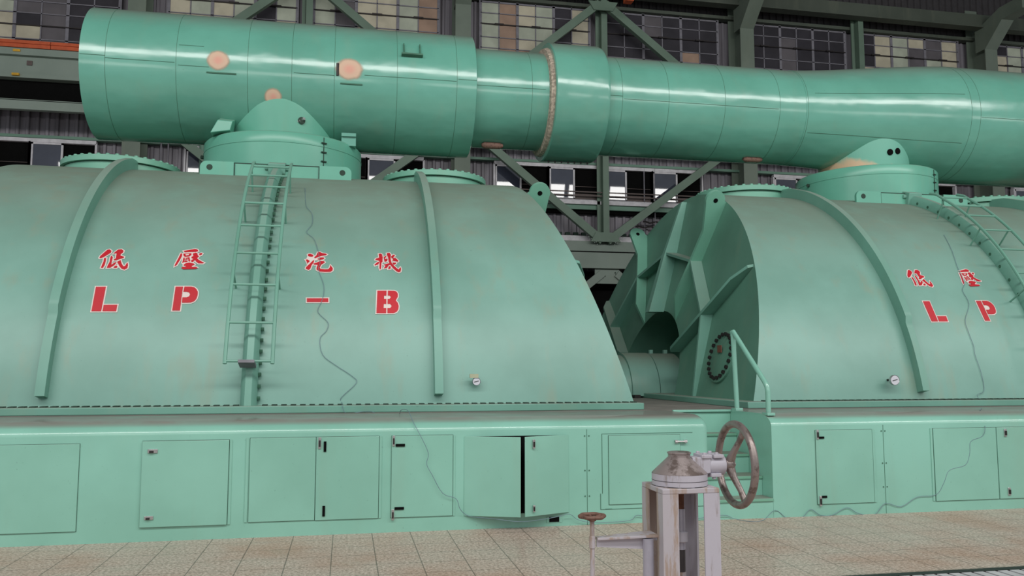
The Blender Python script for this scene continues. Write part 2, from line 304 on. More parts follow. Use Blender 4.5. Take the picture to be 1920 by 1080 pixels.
def offset(poly, d):
    n = len(poly); ar = sum(poly[i][0]*poly[(i+1)%n][1]-poly[(i+1)%n][0]*poly[i][1] for i in range(n))
    sg = 1 if ar > 0 else -1; out = []
    for i in range(n):
        p0, p1, p2 = Vector(poly[i-1]), Vector(poly[i]), Vector(poly[(i+1)%n])
        e1 = (p1-p0).normalized(); e2 = (p2-p1).normalized()
        n1 = Vector((e1.y, -e1.x))*sg; n2 = Vector((e2.y, -e2.x))*sg
        m = n1+n2
        if m.length < .3: m = n1
        m.normalize(); k = 1/max(.6, m.dot(n1)); out.append(tuple(p1+m*d*k))
    return out
def flat_polys(b, cx, polys, lift, mi):
    b.mi = mi
    for p in polys:
        pts = [Vector((x, s, 0)) for x, s in p]
        vs = [b.v(S(cx, x, R+lift, s/R)) for x, s in p]
        for t in tessellate_polygon([pts]): b.face([vs[i] for i in t])

def make_turbine(cx, label, text, txt_dx):
    root = thing('turbine_casing', (cx, YC, LEDGE), label, 'turbine casing')
    # shell
    b = MB(); angs = frange(TOE, PI-TOE, 90); rings = []
    for a in angs:
        z = ZC + R*math.sin(a); e = end_x(z)
        rings.append([S(cx, -e + 2*e*i/24, R, a) for i in range(25)])
    b.loft(rings, closed=False)
    shell = b.build('shell', M['casing'], root, smooth=60)
    # lettering, painted on the shell
    for key in text:
        g = GLYPHS[key]; b = MB()
        flat_polys(b, cx+txt_dx, [offset(p, .013) for p in g['red']] + g.get('white', []), .005, 1)
        flat_polys(b, cx+txt_dx, g['red'], .009, 0)
        if 'over' in g: flat_polys(b, cx+txt_dx, g['over'], .012, 1)
        o = b.build('painted_character', [M['red'], M['white']], shell)
        o['label'] = {'di':'red character 低 with white outline','ya':'red character 壓 with white outline','qi':'red character 汽 with white outline','ji':'red character 機 with white outline','L':'red letter L','P':'red letter P','dash':'red dash','B':'red letter B'}[key]
    # girth ribs
    for x in (-2.075, 2.075):
        b = MB(); aa = frange(rad(11.4), rad(70), 60) + [rad(76), rad(80), rad(83)]
        arc_sweep(b, cx, [(x-.048,-.01),(x+.048,-.01),(x+.048,.16),(x-.048,.16)], aa, [.75 if a < rad(25) else 1. for a in aa[:-2]]+[.8,.12])
        b.build('girth_rib', M['rib'], root)
    # split-line cover up the middle, bolted down its right side
    b = MB(); b.mi = 0
    arc_sweep(b, cx, [(-.085,-.01),(.085,-.01),(.085,.085),(.035,.145),(-.035,.145),(-.085,.085)], frange(rad(9.6), rad(78), 60))
    b.mi = 1
    for i in range(36):
        a = rad(11+i*1.85)
        b.rod(S(cx,.07,R+.045,a), S(cx,.118,R+.045,a), .022, 6)
        if i % 2: b.rod(S(cx,-.083,R+.045,a), S(cx,-.088,R+.045,a), .024, 10)
    cov = b.build('seam_cover', [M['rib'], M['bolt']], root)
    b = MB()
    arc_sweep(b, cx, [(-.12,-.01),(.12,-.01),(.12,.20),(-.12,.20)], frange(rad(71), rad(77), 4))
    for sx in (-1, 1):
        for a in (72.2, 75.6): b.rod(S(cx,sx*.11,R+.12,rad(a)), S(cx,sx*.17,R+.12,rad(a)), .035, 6)
    b.build('cover_clamp', M['rib'], root, bevel=.01)
    # foot flange
    b = MB(); b.box(cx-4.62, cx+4.46, 9.31, 17.86, LEDGE, 1.138)
    b.build('foot_flange', M['rib'], root, bevel=.008)
    for i in range(88):
        x = cx-4.35+i*.1
        if abs(x-cx) > .12:
            b = MB(); b.box(x, x+.055, 9.405, 9.50, 1.138, 1.150); b.build('flange_shim', M['gap'], root)
    # end walls with their stiffening
    for sgn in (-1, 1):
        b = MB(); n = 72; HR = 1.42; inner = []; outer = []
        for i in range(n+1):
            t = PI*i/n
            inner.append(W(cx, sgn, t, HR, 0)); outer.append(W(cx, sgn, t, wall_r(t), .03))
        b.loft([inner, [W(cx, sgn, PI*i/n, 2.4, 0) for i in range(n+1)], outer], closed=False)
        wall = b.build('end_wall', M['plate'], root, smooth=30)
        b = MB()     # the arched recess round the shaft
        b.loft([[W(cx, sgn, PI*i/24, HR, -d) for i in range(25)] for d in (0, .9)], closed=False)
        b.loft([[W(cx, sgn, PI*i/24, r, -.9) for i in range(25)] for r in (HR, .05)], closed=False)
        b.build('shaft_recess', M['plate'], wall)
        th = .022
        def rib(name, pts2, mat, ang=None, a2=None):
            # pts2: list of (ang, r, out); plate thickness across
            P = [W(cx, sgn, *p) for p in pts2]
            nrm = (P[1]-P[0]).cross(P[2]-P[0]).normalized()
            b = MB(); b.prism([p-nrm*th for p in P], nrm*2*th)
            return b.build(name, mat, wall)
        for deg in (30, 150):
            a = rad(deg); t = wall_r(a)
            rib('radial_rib', [(a,1.42,0),(a,t-.02,0),(a,t-.06,.10),(a,t-.35,.20),(a,1.5,.20),(a,1.42,.16)], M['rib'])
        for deg in (90,):
            b = MB()
            lo, hi = [], []
            for r, w, o in ((1.40,.22,.26),(2.4,.14,.22),(wall_r(rad(90))-.06,.07,.12)):
                y0, z0 = PCY, PCZ+r
                x = cx+sgn*(end_x(z0)-.03)
                lo.append([Vector((x, y0-w*.5, z0)), Vector((x, y0+w*.5, z0)), Vector((x+sgn*o, y0+w*.42, z0)), Vector((x+sgn*o, y0-w*.42, z0))])
            b.loft(lo); b.build('centre_rib', M['rib'], wall)
        for deg in (60, 120):       # ribs that carry the lifting lugs
            a = rad(deg); t = wall_r(a)
            er = Vector((0, -math.cos(a), math.sin(a))); ex = Vector((sgn, 0, 0)); base = Vector((cx+sgn*(end_x(PCZ+3.5*math.sin(a))-.03), PCY, PCZ))
            pts = []
            def q(r, o): return W(cx, sgn, a, r, o)
            c = q(3.50, .22)
            ring = [c + ex*(math.cos(u)*.155) + er*(math.sin(u)*.155) for u in frange(rad(-25), rad(190), 14)]
            tmp = [q(1.42, 0), q(t-.02, 0)] + ring + [q(2.95, .19), q(1.5, .19), q(1.42, .14)]
            # order: root up, round the lug, back down the outer edge
            ring2 = ring if True else ring[::-1]
            outl = [q(1.42, 0), q(t-.03, 0)] + [c + ex*(-math.cos(u)*.155) + er*(math.sin(u)*.155) for u in frange(rad(0), rad(200), 14)] + [q(3.0, .20), q(2.45,.19), q(1.85, .19), q(1.46, .02)]
            nrm = (outl[1]-outl[0]).cross(q(2.0,.2)-outl[0]).normalized()
            b = MB(); b.prism([p-nrm*.03 for p in outl], nrm*.06)
            b.mi = 1
            hb = c - nrm*.034; b.lathe(hb, nrm, [(.036,0),(.036,.068)], 20)
            b.build('lifting_lug', [M['lug'], M['black']], wall)
        seg = [(0,2.2),(30,2.47),(60,2.47),(90,2.43),(120,2.47),(150,2.47),(180,2.2)]
        for (d0, r0), (d1, r1) in zip(seg[:-1], seg[1:]):
            o0 = .04 if d0 == 0 else .19; o1 = .04 if d1 == 180 else .19
            rib('ring_rib', [(rad(d0),r0,0),(rad(d1),r1,0),(rad(d1),r1,o1),(rad(d0),r0,o0)], M['rib'])
        # round bolted inspection cover
        for side in ((10.72,) if sgn < 0 else (10.72,)):
            z0 = 1.69; x0 = cx+sgn*(end_x(z0)-.03); ax = Vector((sgn, 0, LEAN)).normalized(); c = Vector((x0, side, z0))
            b = MB(); b.lathe(c - ax*.01, ax, [(.37,0),(.37,.055),(.36,.06),(.0005,.06)], 48)
            b.mi = 1; u = ax.orthogonal().normalized(); w = ax.cross(u)
            for i in range(22):
                p = c + (u*math.cos(2*PI*i/22)+w*math.sin(2*PI*i/22))*.315
                b.lathe(p+ax*.045, ax, [(.026,0),(.026,.04)], 6)
            b.build('inspection_cover', [M['plate'], M['steel_dark']], wall)
            b = MB(); p = c + ax*.051 + Vector((0,.02,.10))
            b.hexa([p+Vector((0,dy,dz)) for dy,dz in ((-.06,-.05),(.06,-.05),(.06,.05),(-.06,.05))], [p+ax*.012+Vector((0,dy,dz)) for dy,dz in ((-.06,-.05),(.06,-.05),(.06,.05),(-.06,.05))])
            o = b.build('cover_plate', plain('red_brown_plate', srgb(122,78,64), .6), wall)
    # bolted manhole discs on the roof
    for x in (-2.42, 2.42):
        b = MB(); c = (cx+x, YC, 0)
        b.lathe(c, (0,0,1), [(.80,4.32),(.80,4.535)], 64, cap=False)
        b.mi = 1; b.lathe(c, (0,0,1), [(.80,4.535),(.79,4.535),(.79,4.55),(.80,4.55)], 64, cap=False)
        b.mi = 0; b.lathe(c, (0,0,1), [(.79,4.548),(.85,4.548),(.85,4.625),(.84,4.632),(.002,4.65)], 64)
        for i in range(40):
            t = 2*PI*i/40; p = Vector((cx+x+math.cos(t)*.81, YC+math.sin(t)*.81, 4.62)); b.lathe(p, (0,0,1), [(.028,0),(.028,.028),(.015,.034)], 8)
        b.build('manhole_disc', [M['lug'], M['gap']], root)
    # inlet drum (expansion joint) on the crown
    b = MB(); c = (cx, YC, 0)
    b.lathe(c, (0,0,1), [(1.215,4.2),(1.215,4.84),(1.222,4.845),(1.222,4.855),(1.215,4.86),(1.215,4.99),(1.195,5.015),(.70,5.03)], 96, cap=False)
    drum = b.build('inlet_drum', M['drum'], root, smooth=50)
    b = MB()
    t = rad(-58)
    for dt, z0, z1 in ((0, 4.50, 4.99),):
        p = [Vector((cx+math.cos(t+dd)*rr, YC+math.sin(t+dd)*rr, z)) for dd, rr, z in ((0,1.221,z0),(0,1.221,z1))]
        b.rod(p[0], p[1], .006, 6)
    b.build('drum_seam', M['gap'], drum)
    for z in (4.90, 4.76, 4.62):
        b = MB(); q0 = Vector((cx+math.cos(t-.035)*1.232, YC+math.sin(t-.035)*1.232, z)); q1 = Vector((cx+math.cos(t+.035)*1.232, YC+math.sin(t+.035)*1.232, z)); b.rod(q0, q1, .011, 6); b.build('seam_latch', M['gap'], drum)
    t = rad(184)
    for z in (4.82, 4.68):
        b = MB(); q0 = Vector((cx+math.cos(t)*1.20, YC+math.sin(t)*1.20-.03, z)); b.rod(q0, q0+Vector((-.05,-.03,0)), .03, 6); b.build('side_latch', M['gap'], drum)
    for sx in (-1, 1):
        b = MB(); y = 12.27
        xi, xo = .60*sx, 1.06*sx
        pts = [(xi,4.26),(xo,4.26),(xo,4.40)] + [(xo-sx*.09+sx*.09*math.cos(u), 4.40+.09*math.sin(u)) for u in frange(rad(15), rad(90), 5)] + [(xi,4.49)]
        b.prism([(cx+px, y, pz) for px, pz in pts], (0,.05,0))
        b.mi = 1; b.lathe((cx+.93*sx, y-.003, 4.40), (0,1,0), [(.042,0),(.042,.056)], 20)
        b.build('lug_plate', [M['drum'], M['gap']], drum)
    b = MB()
    b.box(cx-.60, cx+.60, 12.30, 12.34, 4.28, 4.475)
    b.mi = 1
    b.box(cx-.60, cx+.60, 12.296, 12.345, 4.475, 4.488); b.box(cx-.602, cx-.588, 12.28, 12.345, 4.28, 4.475); b.box(cx+.588, cx+.602, 12.28, 12.345, 4.28, 4.475)
    b.build('skirt_strip', [M['drum'], M['gap']], drum)
    return root

CL, CR = -1.03, 9.36
make_turbine(CL, 'whole green turbine casing on the left, reading LP-B under four red characters', ['di','ya','qi','ji','L','P','dash','B'], 0)
make_turbine(CR, 'second green turbine casing on the right, ribbed end wall facing left', ['di','ya','L','P'], .105)

# access ladders, standing off the casings
def make_ladder(cx, label):
    root = thing('access_ladder', tuple(S(cx, .02, R+.33, rad(15.5))), label, 'ladder', 'access ladders on the casings')
    RO = R+.33
    for x in (-.235, .255):
        b = MB(); aa = frange(rad(15.3), rad(58), 30)
        pts = [S(cx, x, RO, a) for a in aa] + [S(cx, x, RO+.01, rad(60.5)), S(cx, x, RO-.02, rad(62.5))]
        b.tube(pts, .021, 8); b.build('rail', M['ladder'], root)
    for s in (1.207, 1.651, 2.132, 2.582, 3.041, 3.486, 3.888, 4.225, 4.56):
        a = s/4.411; b = MB(); b.rod(S(cx,-.235,RO,a), S(cx,.255,RO,a), .014, 8); b.build('rung', M['ladder'], root)
    b = MB(); a = rad(15.4)
    q = [S(cx, x, r, a) for x, r in ((-.10, R+.14), (.07, R+.14), (.07, RO+.02), (-.10, RO+.02))]
    up = S(cx,0,R,a+.008)-S(cx,0,R,a)
    b.prism(q, up); b.build('foot_bracket', M['sash'], root)
    for a in (30, 46, 58):
        for x in (-.235, .255):
            b = MB(); b.rod(S(cx,x,R-.01,rad(a)), S(cx,x,RO,rad(a)), .012, 8); b.build('standoff', M['ladder'], root)
make_ladder(CL, 'green ladder up the left casing between its red characters')
make_ladder(CR, 'green ladder at the right picture edge, up the right casing')

# dial gauges on the casings
def make_gauge(X, z, r, out, mat, label):
    a = math.asin((z-ZC)/R); p = Vector((X, YC-R*math.cos(a), z))
    root = thing('dial_gauge', p, label, 'gauge', 'dial gauges low on the casings')
    d = Vector((0,-1,0)); c = p + d*out
    b = MB(); b.lathe(c, d, [(r*.6,-.01),(r,.0),(r,.03),(r*.93,.036),(r*.86,.03)], 32); b.build('case', mat, root)
    b = MB(); b.lathe(c+d*.026, d, [(r*.87,0),(r*.87,.005)], 32); face = b.build('dial_face', M['dial'], root)
    b = MB(); b.bar(c+d*.034+Vector((-r*.55,0,-r*.12)), c+d*.034+Vector((r*.5,0,r*.16)), .006, .008, (0,-1,0)); b.build('needle', M['steel_dark'], face)
    b = MB(); b.rod(p-d*.05, c, .014, 10); b.build('stem', M['steel_dark'], root)
    return root
g = make_gauge(1.478, 1.39, .048, .07, M['bezel'], 'small white dial gauge low on the left casing, yellowed tag above')
b = MB(); b.box(1.40, 1.50, 9.50, 9.53, 1.43, 1.475); b.build('tag', plain('yellowed_tag', srgb(176,178,150), .7), g)
make_gauge(6.84, 1.39, .066, .12, M['chrome'], 'larger bright-rimmed dial gauge low on the right casing')

# cover over the shaft between the casings
root = thing('shaft_cover', (4.16, YC, LEDGE), 'dull green half-round shaft cover between the two casings', 'shaft cover')
b = MB()
def half(x, r): return [Vector((x, YC - r*math.cos(t), 1.10 + r*math.sin(t))) for t in frange(0, PI, 32)]
def barrel(b, x0, x1, r): b.loft([[Vector((x, YC-r, LEDGE+.03))]+half(x, r)+[Vector((x, YC+r, LEDGE+.03))] for x in (x0, x1)])
barrel(b, 3.3, 5.2, .66); b.build('inner_barrel', M['casing'], root)
b = MB(); barrel(b, 4.56, 5.02, .70); b.build('cover_half', M['casing'], root)
b = MB(); barrel(b, 5.04, 5.5, .69); b.build('cover_half', M['casing'], root)
for x in (4.6, 5.0):
    b = MB(); b.box(x-.05, x+.05, YC-.80, YC-.66, LEDGE, LEDGE+.05); b.build('foot', M['steel_dark'], root)
for x in (5.10, 5.36):
    b = MB(); b.box(x, x+.06, YC-.03, YC+.03, 1.78, 1.85); b.build('lifting_pad', M['casing'], root)

# ------------------------------------------------------------------ crossover pipe
pr = thing('crossover_pipe', (3.5, YC, ZP-1), 'long stepped green steam pipe spanning over both casings', 'pipe')
def pipe_part(name, prof, seams=(), lines=(), mat='pipe', n=96, zc=ZP, dz=0):
    b = MB()
    xs = []
    rings = []
    for x, r, z in prof:
        rings.append([Vector((x, YC - r*math.cos(2*PI*k/n), z + r*math.sin(2*PI*k/n))) for k in range(n)])
    b.loft(rings)
    b.mi = 1
    def rz(x):
        for (x0,r0,z0),(x1,r1,z1) in zip(prof[:-1], prof[1:]):
            if x0 <= x <= x1 and x1 > x0: t=(x-x0)/(x1-x0); return r0+(r1-r0)*t, z0+(z1-z0)*t
        return prof[-1][1], prof[-1][2]
    for x in seams:
        r, z = rz(x); b.lathe((x-.004, YC, z), (1,0,0), [(r-.003,0),(r+.002,.001),(r+.002,.006),(r-.003,.007)], n, cap=False)
    for x0, x1, deg in lines:
        m = max(1, int((x1-x0)/.3)); pts = []
        for x in frange(x0, x1, m):
            r, z = rz(x); pts.append(Vector((x, YC-(r+.001)*math.cos(rad(deg)), z+(r+.001)*math.sin(rad(deg)))))
        b.tube(pts, .004, 6)
    return b.build(name, [M[mat], M['seam']], pr, smooth=35)
pipe_part('large_section', [(-3.86,.97,ZP),(-3.85,1.0,ZP),(-3.5,1.0,ZP),(1.94,1.0,ZP),(1.95,.985,ZP),(1.952,.80,ZP)], (-3.50,-2.53,-1.52,-.88,-.25,.70,1.63),
          ((-3.84,-3.5,-2),(-3.5,-2.55,-4),(-2.5,-2.07,-6),(-.85,-.25,-6),(.2,1.62,-4),(1.65,1.94,-2),(-2.5,-2.15,12)))
pipe_part('narrow_section', [(1.93,.82,ZP),(3.3,.82,ZP)], (2.88,), ((1.96,3.1,-3),))
pipe_part('expansion_collar', [(3.24,.84,ZP),(3.24,.985,ZP),(3.255,1.0,ZP),(4.10,1.0,ZP),(4.145,.98,ZP),(4.16,.83,ZP)])
b = MB(); b.lathe((3.215,YC,ZP), (1,0,0), [(.82,-.05),(.90,-.035),(.92,.03),(.82,.03)], 64, cap=False); b.build('torn_insulation', plain('frayed_insulation', srgb(176,162,146), .9, 0, .4, 25), pr)
for i in range(7):
    x = 3.34+i*.115; b = MB(); b.rod((x, YC, ZP-.99), (x, YC, ZP-1.035), .013, 6); b.build('collar_stud', M['steel_dark'], pr)
for i in range(5):
    x = 3.42+i*.14; b = MB(); b.rod((x, YC-.1, ZP+.985), (x, YC-.1, ZP+1.02), .012, 6); b.build('collar_stud', M['steel_dark'], pr)
pipe_part('right_section', [(4.1,.845,ZP),(7.75,.845,ZP)], (4.40,5.21,6.22,7.23), ((4.17,4.4,-5),(4.42,7.2,-8)))
pipe_part('reducer_section', [(7.73,.85,ZP)]+[(7.73+3.09*t, .85+.235*t*t*(3-2*t)*.5+.235*.5*t, ZP+.045*t) for t in [i/10 for i in range(1,11)]], (7.76,10.80), ((7.8,10.7,-33),(7.9,10.7,14)))
pipe_part('end_section', [(10.80,1.085,ZP+.045),(18.,1.085,ZP+.045)], (10.98,13.2), ((11.,18,-8),))
# necks dropping into the drums
def neck(cx, mat, holes, k=1.):
    b = MB(); b.lathe((cx-.02,YC,0), (0,0,1), [(.82*k,4.95),(.845*k,5.2),(.88*k,5.5),(.88*k,6.0)], 72, cap=False)
    nk = b.build('inlet_neck', mat, pr, smooth=60)
    for x, y, z, m in holes:
        b = MB(); d = Vector((x-cx, y-YC, 0)).normalized(); p = Vector((cx-.02,YC,z))+d*.845*k
        b.lathe(p, d, [(.055,0),(.055,.03),(.045,.032),(.002,.032)], 20); b.build('sample_hole', m, nk)
neck(CL, M['drum'], [(-.72,12.8,5.30,M['gap'])])
b = MB(); d = Vector((.30,-.74,0)).normalized(); p = Vector((CL-.02,YC,5.305))+d*.85; b.rod(p-d*.02, p+d*.05+Vector((.02,0,.02)), .024, 10); b.rod(p+Vector((-.05,0,-.02)), p+d*.02+Vector((-.02,0,-.01)), .028, 10)
b.build('sample_plug', M['chrome'], pr)
neck(CR, M['neck_worn'], [(9.36,12.8,5.33,M['black']),(9.52,12.8,5.36,M['black'])], .92)
# bare insulation patches, hatch openings and small brackets on the shell
def on_pipe(x, deg, r=1.0, lift=.003): return Vector((x, YC-(r+lift)*math.cos(rad(deg)), ZP+(r+lift)*math.sin(rad(deg))))
def patch(name, x0, x1, d0, d1, mat, lift=.004):
    b = MB(); n = 10; b.loft([[on_pipe(x0+(x1-x0)*i/n, d0+(d1-d0)*j/n, 1., lift) for i in range(n+1)] for j in range(n+1)], closed=False); return b.build(name, mat, pr)
patch('bare_patch', -2.13,-1.75,-9.5,10.5, M['patch'])
patch('bare_patch', -.27,.21,-11,12, M['patch'])
patch('bare_patch', -1.30,-1.0,-37,-19, M['patch'])
for x0, x1, dg in ((-2.10,-1.68,-10.5),(-.16,.17,-12.5)):
    b = MB(); b.tube([on_pipe(x0,dg), on_pipe(x1,dg)], .012, 6); b.build('patch_lip', M['seam'], pr)
b = MB(); b.tube([on_pipe(-.205,-6), on_pipe(-.205,5)], .022, 6); b.build('patch_slit', M['steel_dark'], pr)
b = MB(); 
for x in (.80, 1.05): b.hexa([on_pipe(x-.008,17,lift=-.01),on_pipe(x+.008,17,lift=-.01),on_pipe(x+.008,31,lift=-.01),on_pipe(x-.008,31,lift=-.01)],[on_pipe(x-.008,17,lift=.07),on_pipe(x+.008,17,lift=.07),on_pipe(x+.008,31,lift=.03),on_pipe(x-.008,31,lift=.03)])
b.hexa([on_pipe(.76,16.5,lift=-.01),on_pipe(1.09,16.5,lift=-.01),on_pipe(1.09,18,lift=-.01),on_pipe(.76,18,lift=-.01)],[on_pipe(.76,16.5,lift=.07),on_pipe(1.09,16.5,lift=.07),on_pipe(1.09,18,lift=.07),on_pipe(.76,18,lift=.07)])
b.build('open_bracket', M['seam'], pr)
b = MB(); b.hexa([(-2.04,12.70,5.02),(-1.75,12.66,5.06),(-1.75,13.0,5.06),(-2.04,13.0,5.02)],[(-1.94,12.70,5.22),(-1.72,12.66,5.20),(-1.72,13.0,5.32),(-1.94,13.0,5.34)])
b.build('insulation_box', M['drum'], pr, bevel=.01)
b = MB(); b.box(-.13,.09,12.86,13.1,5.12,5.17); b.box(-.13,.09,12.9,13.2,4.98,5.12); b.build('insulation_box', M['pipe'], pr)
for x in (2.35, 7.05):
    b = MB(); b.lathe((x-.2, YC-.18, ZP-.84), (1,0,.0), [(.03,0),(.06,.05),(.055,.3),(.03,.36)], 10); b.build('rusted_spot', M['rust'], pr)
# ------------------------------------------------------------------ green cabinet base under the casings
def skirt_profile(): return [(8.10,0),(8.10,.935)] + [(8.10+.26*(1-math.cos(t)), .935+.125*math.sin(t)) for t in frange(rad(10), rad(90), 9)] + [(9.06,1.06),(9.06,0)]
def make_skirt(x0, x1, label, seams, cap):
    root = thing('cabinet_base', ((x0+x1)/2, 8.1, 0), label, 'cabinet')
    b = MB(); P = skirt_profile()
    xs = [x0, x1]
    if cap: xs = [x0, x1-.05, x1-.02, x1]
    rings = []
    for x in xs:
        d = 0 if not cap else max(0, (x-(x1-.05)))**2*10
        rings.append([Vector((x, y+(d if y < 9 else 0), z-(d if z > .9 else 0))) for y, z in P])
    b.loft(rings)
    b.mi = 1
    for x in seams:
        b.box(x-.002, x+.002, 8.0975, 8.11, 0, .935)
        for z in (.87, .53, .28):
            for dx in (-.022, .022): b.lathe((x+dx, 8.101, z), (0,-1,0), [(.007,0),(.007,.006)], 8)
    b.build('body', [M['base'], M['seam']], root, smooth=35)
    return root
def add_door(root, x0, x1, z0, z1, out=.012, hinge=None, swing=0.):
    o = bpy.data.objects.new('door', None)
    b = MB(); 
    if hinge is None:
        b.box(x0-.0035, x1+.0035, 8.0975, 8.102, z0-.0035, z1+.0035); gap = b.build('door_gap', M['door_gap'], root)
        b = MB(); b.box(x0, x1, 8.10-out, 8.10, z0, z1)
        return b.build('access_door', M['base'], root, bevel=.003)
    w = x1-x0; hx, ox = (x0, x1) if hinge == 'l' else (x1, x0); s = 1 if hinge == 'l' else -1
    L = w + .025; ang = math.asin(swing/L); dx, dy = s*L*math.cos(ang), -swing
    b.prism([(hx, 8.095, z0), (hx+dx, 8.095+dy, z0), (hx+dx, 8.095+dy, z1), (hx, 8.095, z1)], (0, .014, 0))
    return b.build('access_door', M['base'], root, bevel=.003)
def latch(door, x, z, w, h, y=8.088, mat='chrome'):
    b = MB(); b.box(x-w/2, x+w/2, y-.010, y+.002, z-h/2, z+h/2)
    if mat == 'chrome':
        b.mi = 1
        if w > h: b.box(x-w*.32, x+w*.1, y-.022, y-.01, z-h*.45, z+h*.1)
        else: b.box(x-w*.3, x+w*.3, y-.022, y-.01, z-h*.32, z+h*.25)
    b.build('latch' if mat == 'chrome' else 'slot', [M[mat], M['steel_dark']], door, bevel=.002)
sk = make_skirt(-9.0, 3.67, 'long green cabinet base left of the steps, one door pair ajar', (2.375,), True)
d = add_door(sk, -3.6, -2.305, .112, .873)
d = add_door(sk, -1.78, -1.035, .127, .888, .02); latch(d, -1.69, .80, .085, .035, 8.08); latch(d, -1.70, .212, .075, .032, 8.08)
b = MB(); b.box(-1.03, -1.008, 8.092, 8.101, .127, .888); b.build('door_frame_strip', M['base'], sk)
b = MB(); b.box(-.885, -.862, 8.092, 8.101, .14, .90); b.build('door_frame_strip', M['base'], sk)
d = add_door(sk, -.85, -.26, .14, .90)
d = add_door(sk, -.255, .325, .137, .90); latch(d, -.225, .845, .026, .105); latch(d, -.176, .812, .024, .095, mat='black'); latch(d, -.176, .22, .024, .095, mat='black')
b = MB(); b.box(.33, .352, 8.092, 8.101, .137, .898); b.build('door_frame_strip', M['base'], sk)
d = add_door(sk, .444, 1.03, .137, .90); latch(d, .462, .855, .022, .10); latch(d, .525, .812, .088, .025, mat='black'); latch(d, .522, .222, .088, .025, mat='black'); latch(d, .462, .165, .024, .10)
b = MB(); b.box(1.035, 1.052, 8.092, 8.101, .135, .895); b.build('door_frame_strip', M['base'], sk)
b = MB(); b.box(1.145, 2.18, 8.096, 8.102, .135, .882); b.mi = 1; b.box(1.66, 1.685, 8.02, 8.09, .14, .80); b.mi = 2; b.box(1.655, 1.68, 8.0, 8.03, .66, .82)
b.build('dark_opening', [M['black'], plain('brown_strut', srgb(96,70,66), .7), plain('pale_wrapped_bracket', srgb(170,140,128), .7)], sk)
d = add_door(sk, 1.14, 1.67, .13, .885, hinge='l', swing=.20)
d = add_door(sk, 1.69, 2.187, .13, .885, hinge='r', swing=.19); latch(d, 1.795, .815, .026, .085, 7.93); latch(d, 1.795, .205, .022, .065, 7.93)
b = MB(); b.box(1.96, 2.115, 8.095, 8.102, .035, .095); b.mi = 1; b.box(1.985, 2.085, 8.092, 8.102, .042, .09); b.build('outlet_socket', [M['base'], M['black']], sk)
d = add_door(sk, 2.60, 3.36, .19, .868, .010); b = MB(); b.rod((3.30,8.075,.80),(3.43,8.075,.80),.009,8); b.box(3.30,3.33,8.07,8.095,.785,.815); b.box(3.40,3.43,8.07,8.10,.785,.815); b.build('bolt_latch', M['chrome'], d)
b = MB()
for x0,x1,z0,z1 in ((2.53,2.534,.30,.888),(2.53,3.50,.886,.889),(2.51,2.515,.145,.30),(2.51,3.62,.143,.147),(2.56,2.63,.145,.15)): b.box(x0,x1,8.0965,8.101,z0,z1)
b.build('panel_outline', M['seam'], sk)
sk2 = make_skirt(4.38, 17., 'green cabinet base right of the steps, under the right casing', (5.685,), False)
d = add_door(sk2, 4.88, 5.545, .122, .888); latch(d, 4.90, .845, .024, .10); latch(d, 4.945, .812, .06, .022, mat='black'); latch(d, 4.91, .155, .026, .105); latch(d, 4.955, .198, .06, .022, mat='black')
b = MB(); b.box(5.55, 5.575, 8.092, 8.101, .122, .888); b.build('door_frame_strip', M['base'], sk2)
b = MB(); b.box(6.255, 6.28, 8.092, 8.101, .115, .89); b.build('door_frame_strip', M['base'], sk2)
d = add_door(sk2, 6.29, 7.075, .112, .888)
d = add_door(sk2, 7.085, 7.87, .112, .888); latch(d, 7.19, .83, .032, .085); latch(d, 7.20, .19, .032, .085)
# platform between and under the casings
pf = MB(); pf.box(-9., 17., 9.06, 19.5, 0, LEDGE); o = pf.build('machine_platform', M['deck']); tag(o, 'dusty raised deck carrying both green casings behind the steps', 'platform')
# strip of edge plate at the head of the steps
st = thing('staircase', (4.025, 8.55, 0), 'short green steps cut into the base between the two cabinets', 'steps')
Y = [8.085, 8.31, 8.60, 8.88, 9.03]; Z = [.20, .402, .606, .808, 1.062]
for i in range(4):
    b = MB(); b.box(3.672, 4.378, Y[i], Y[i+1]+.03, Z[i]-.03, Z[i]); b.build('tread', M['tread'], st, bevel=.004)
for i in range(5):
    b = MB(); b.box(3.672, 4.378, Y[i]+.015, Y[i]+.03, 0 if i == 0 else Z[i-1], Z[i]-.028); b.build('riser', M['base'], st)
b = MB(); b.box(3.672, 4.378, 9.02, 9.06, 1.04, 1.068); b.build('landing_edge', M['base'], st, bevel=.004)
# handrail
hr = thing('handrail', (4.43, 8.6, LEDGE), 'green tube handrail beside the head of the steps', 'handrail')
b = MB(); b.rod((4.43,8.97,1.06),(4.40,8.97,1.95),.028,14); b.build('post', M['base'], hr)
b = MB(); b.tube([(4.40,8.985,1.955),(4.40,8.96,1.965),(4.42,8.29,1.40),(4.425,8.25,1.35),(4.43,8.24,1.29),(4.43,8.24,1.05)],.028,14); b.build('rail', M['base'], hr)
for y, z in ((8.97,1.06),(8.24,1.045)):
    b = MB(); b.box(4.385,4.475,y-.06,y+.06,z-.004,z+.028); b.build('base_plate', M['base'], hr, bevel=.004)
# cable: down the left casing, over the cabinets, along the floor and up the right casing
b = MB()
P = [Vector(p) for p in CABLE]; Q = []
for i in range(len(P)-1):
    p0, p1, p2, p3 = P[max(i-1,0)], P[i], P[i+1], P[min(i+2,len(P)-1)]
    for k in range(4):
        t = k/4; Q.append(.5*((2*p1)+(p2-p0)*t+(2*p0-5*p1+4*p2-p3)*t*t+(3*p1-p0-3*p2+p3)*t**3))
Q.append(P[-1]); b.tube(Q, .003, 6)
o = b.build('signal_cable', M['cable']); tag(o, 'thin blue-grey cable trailing across casings, cabinet doors and floor edge', 'cable')

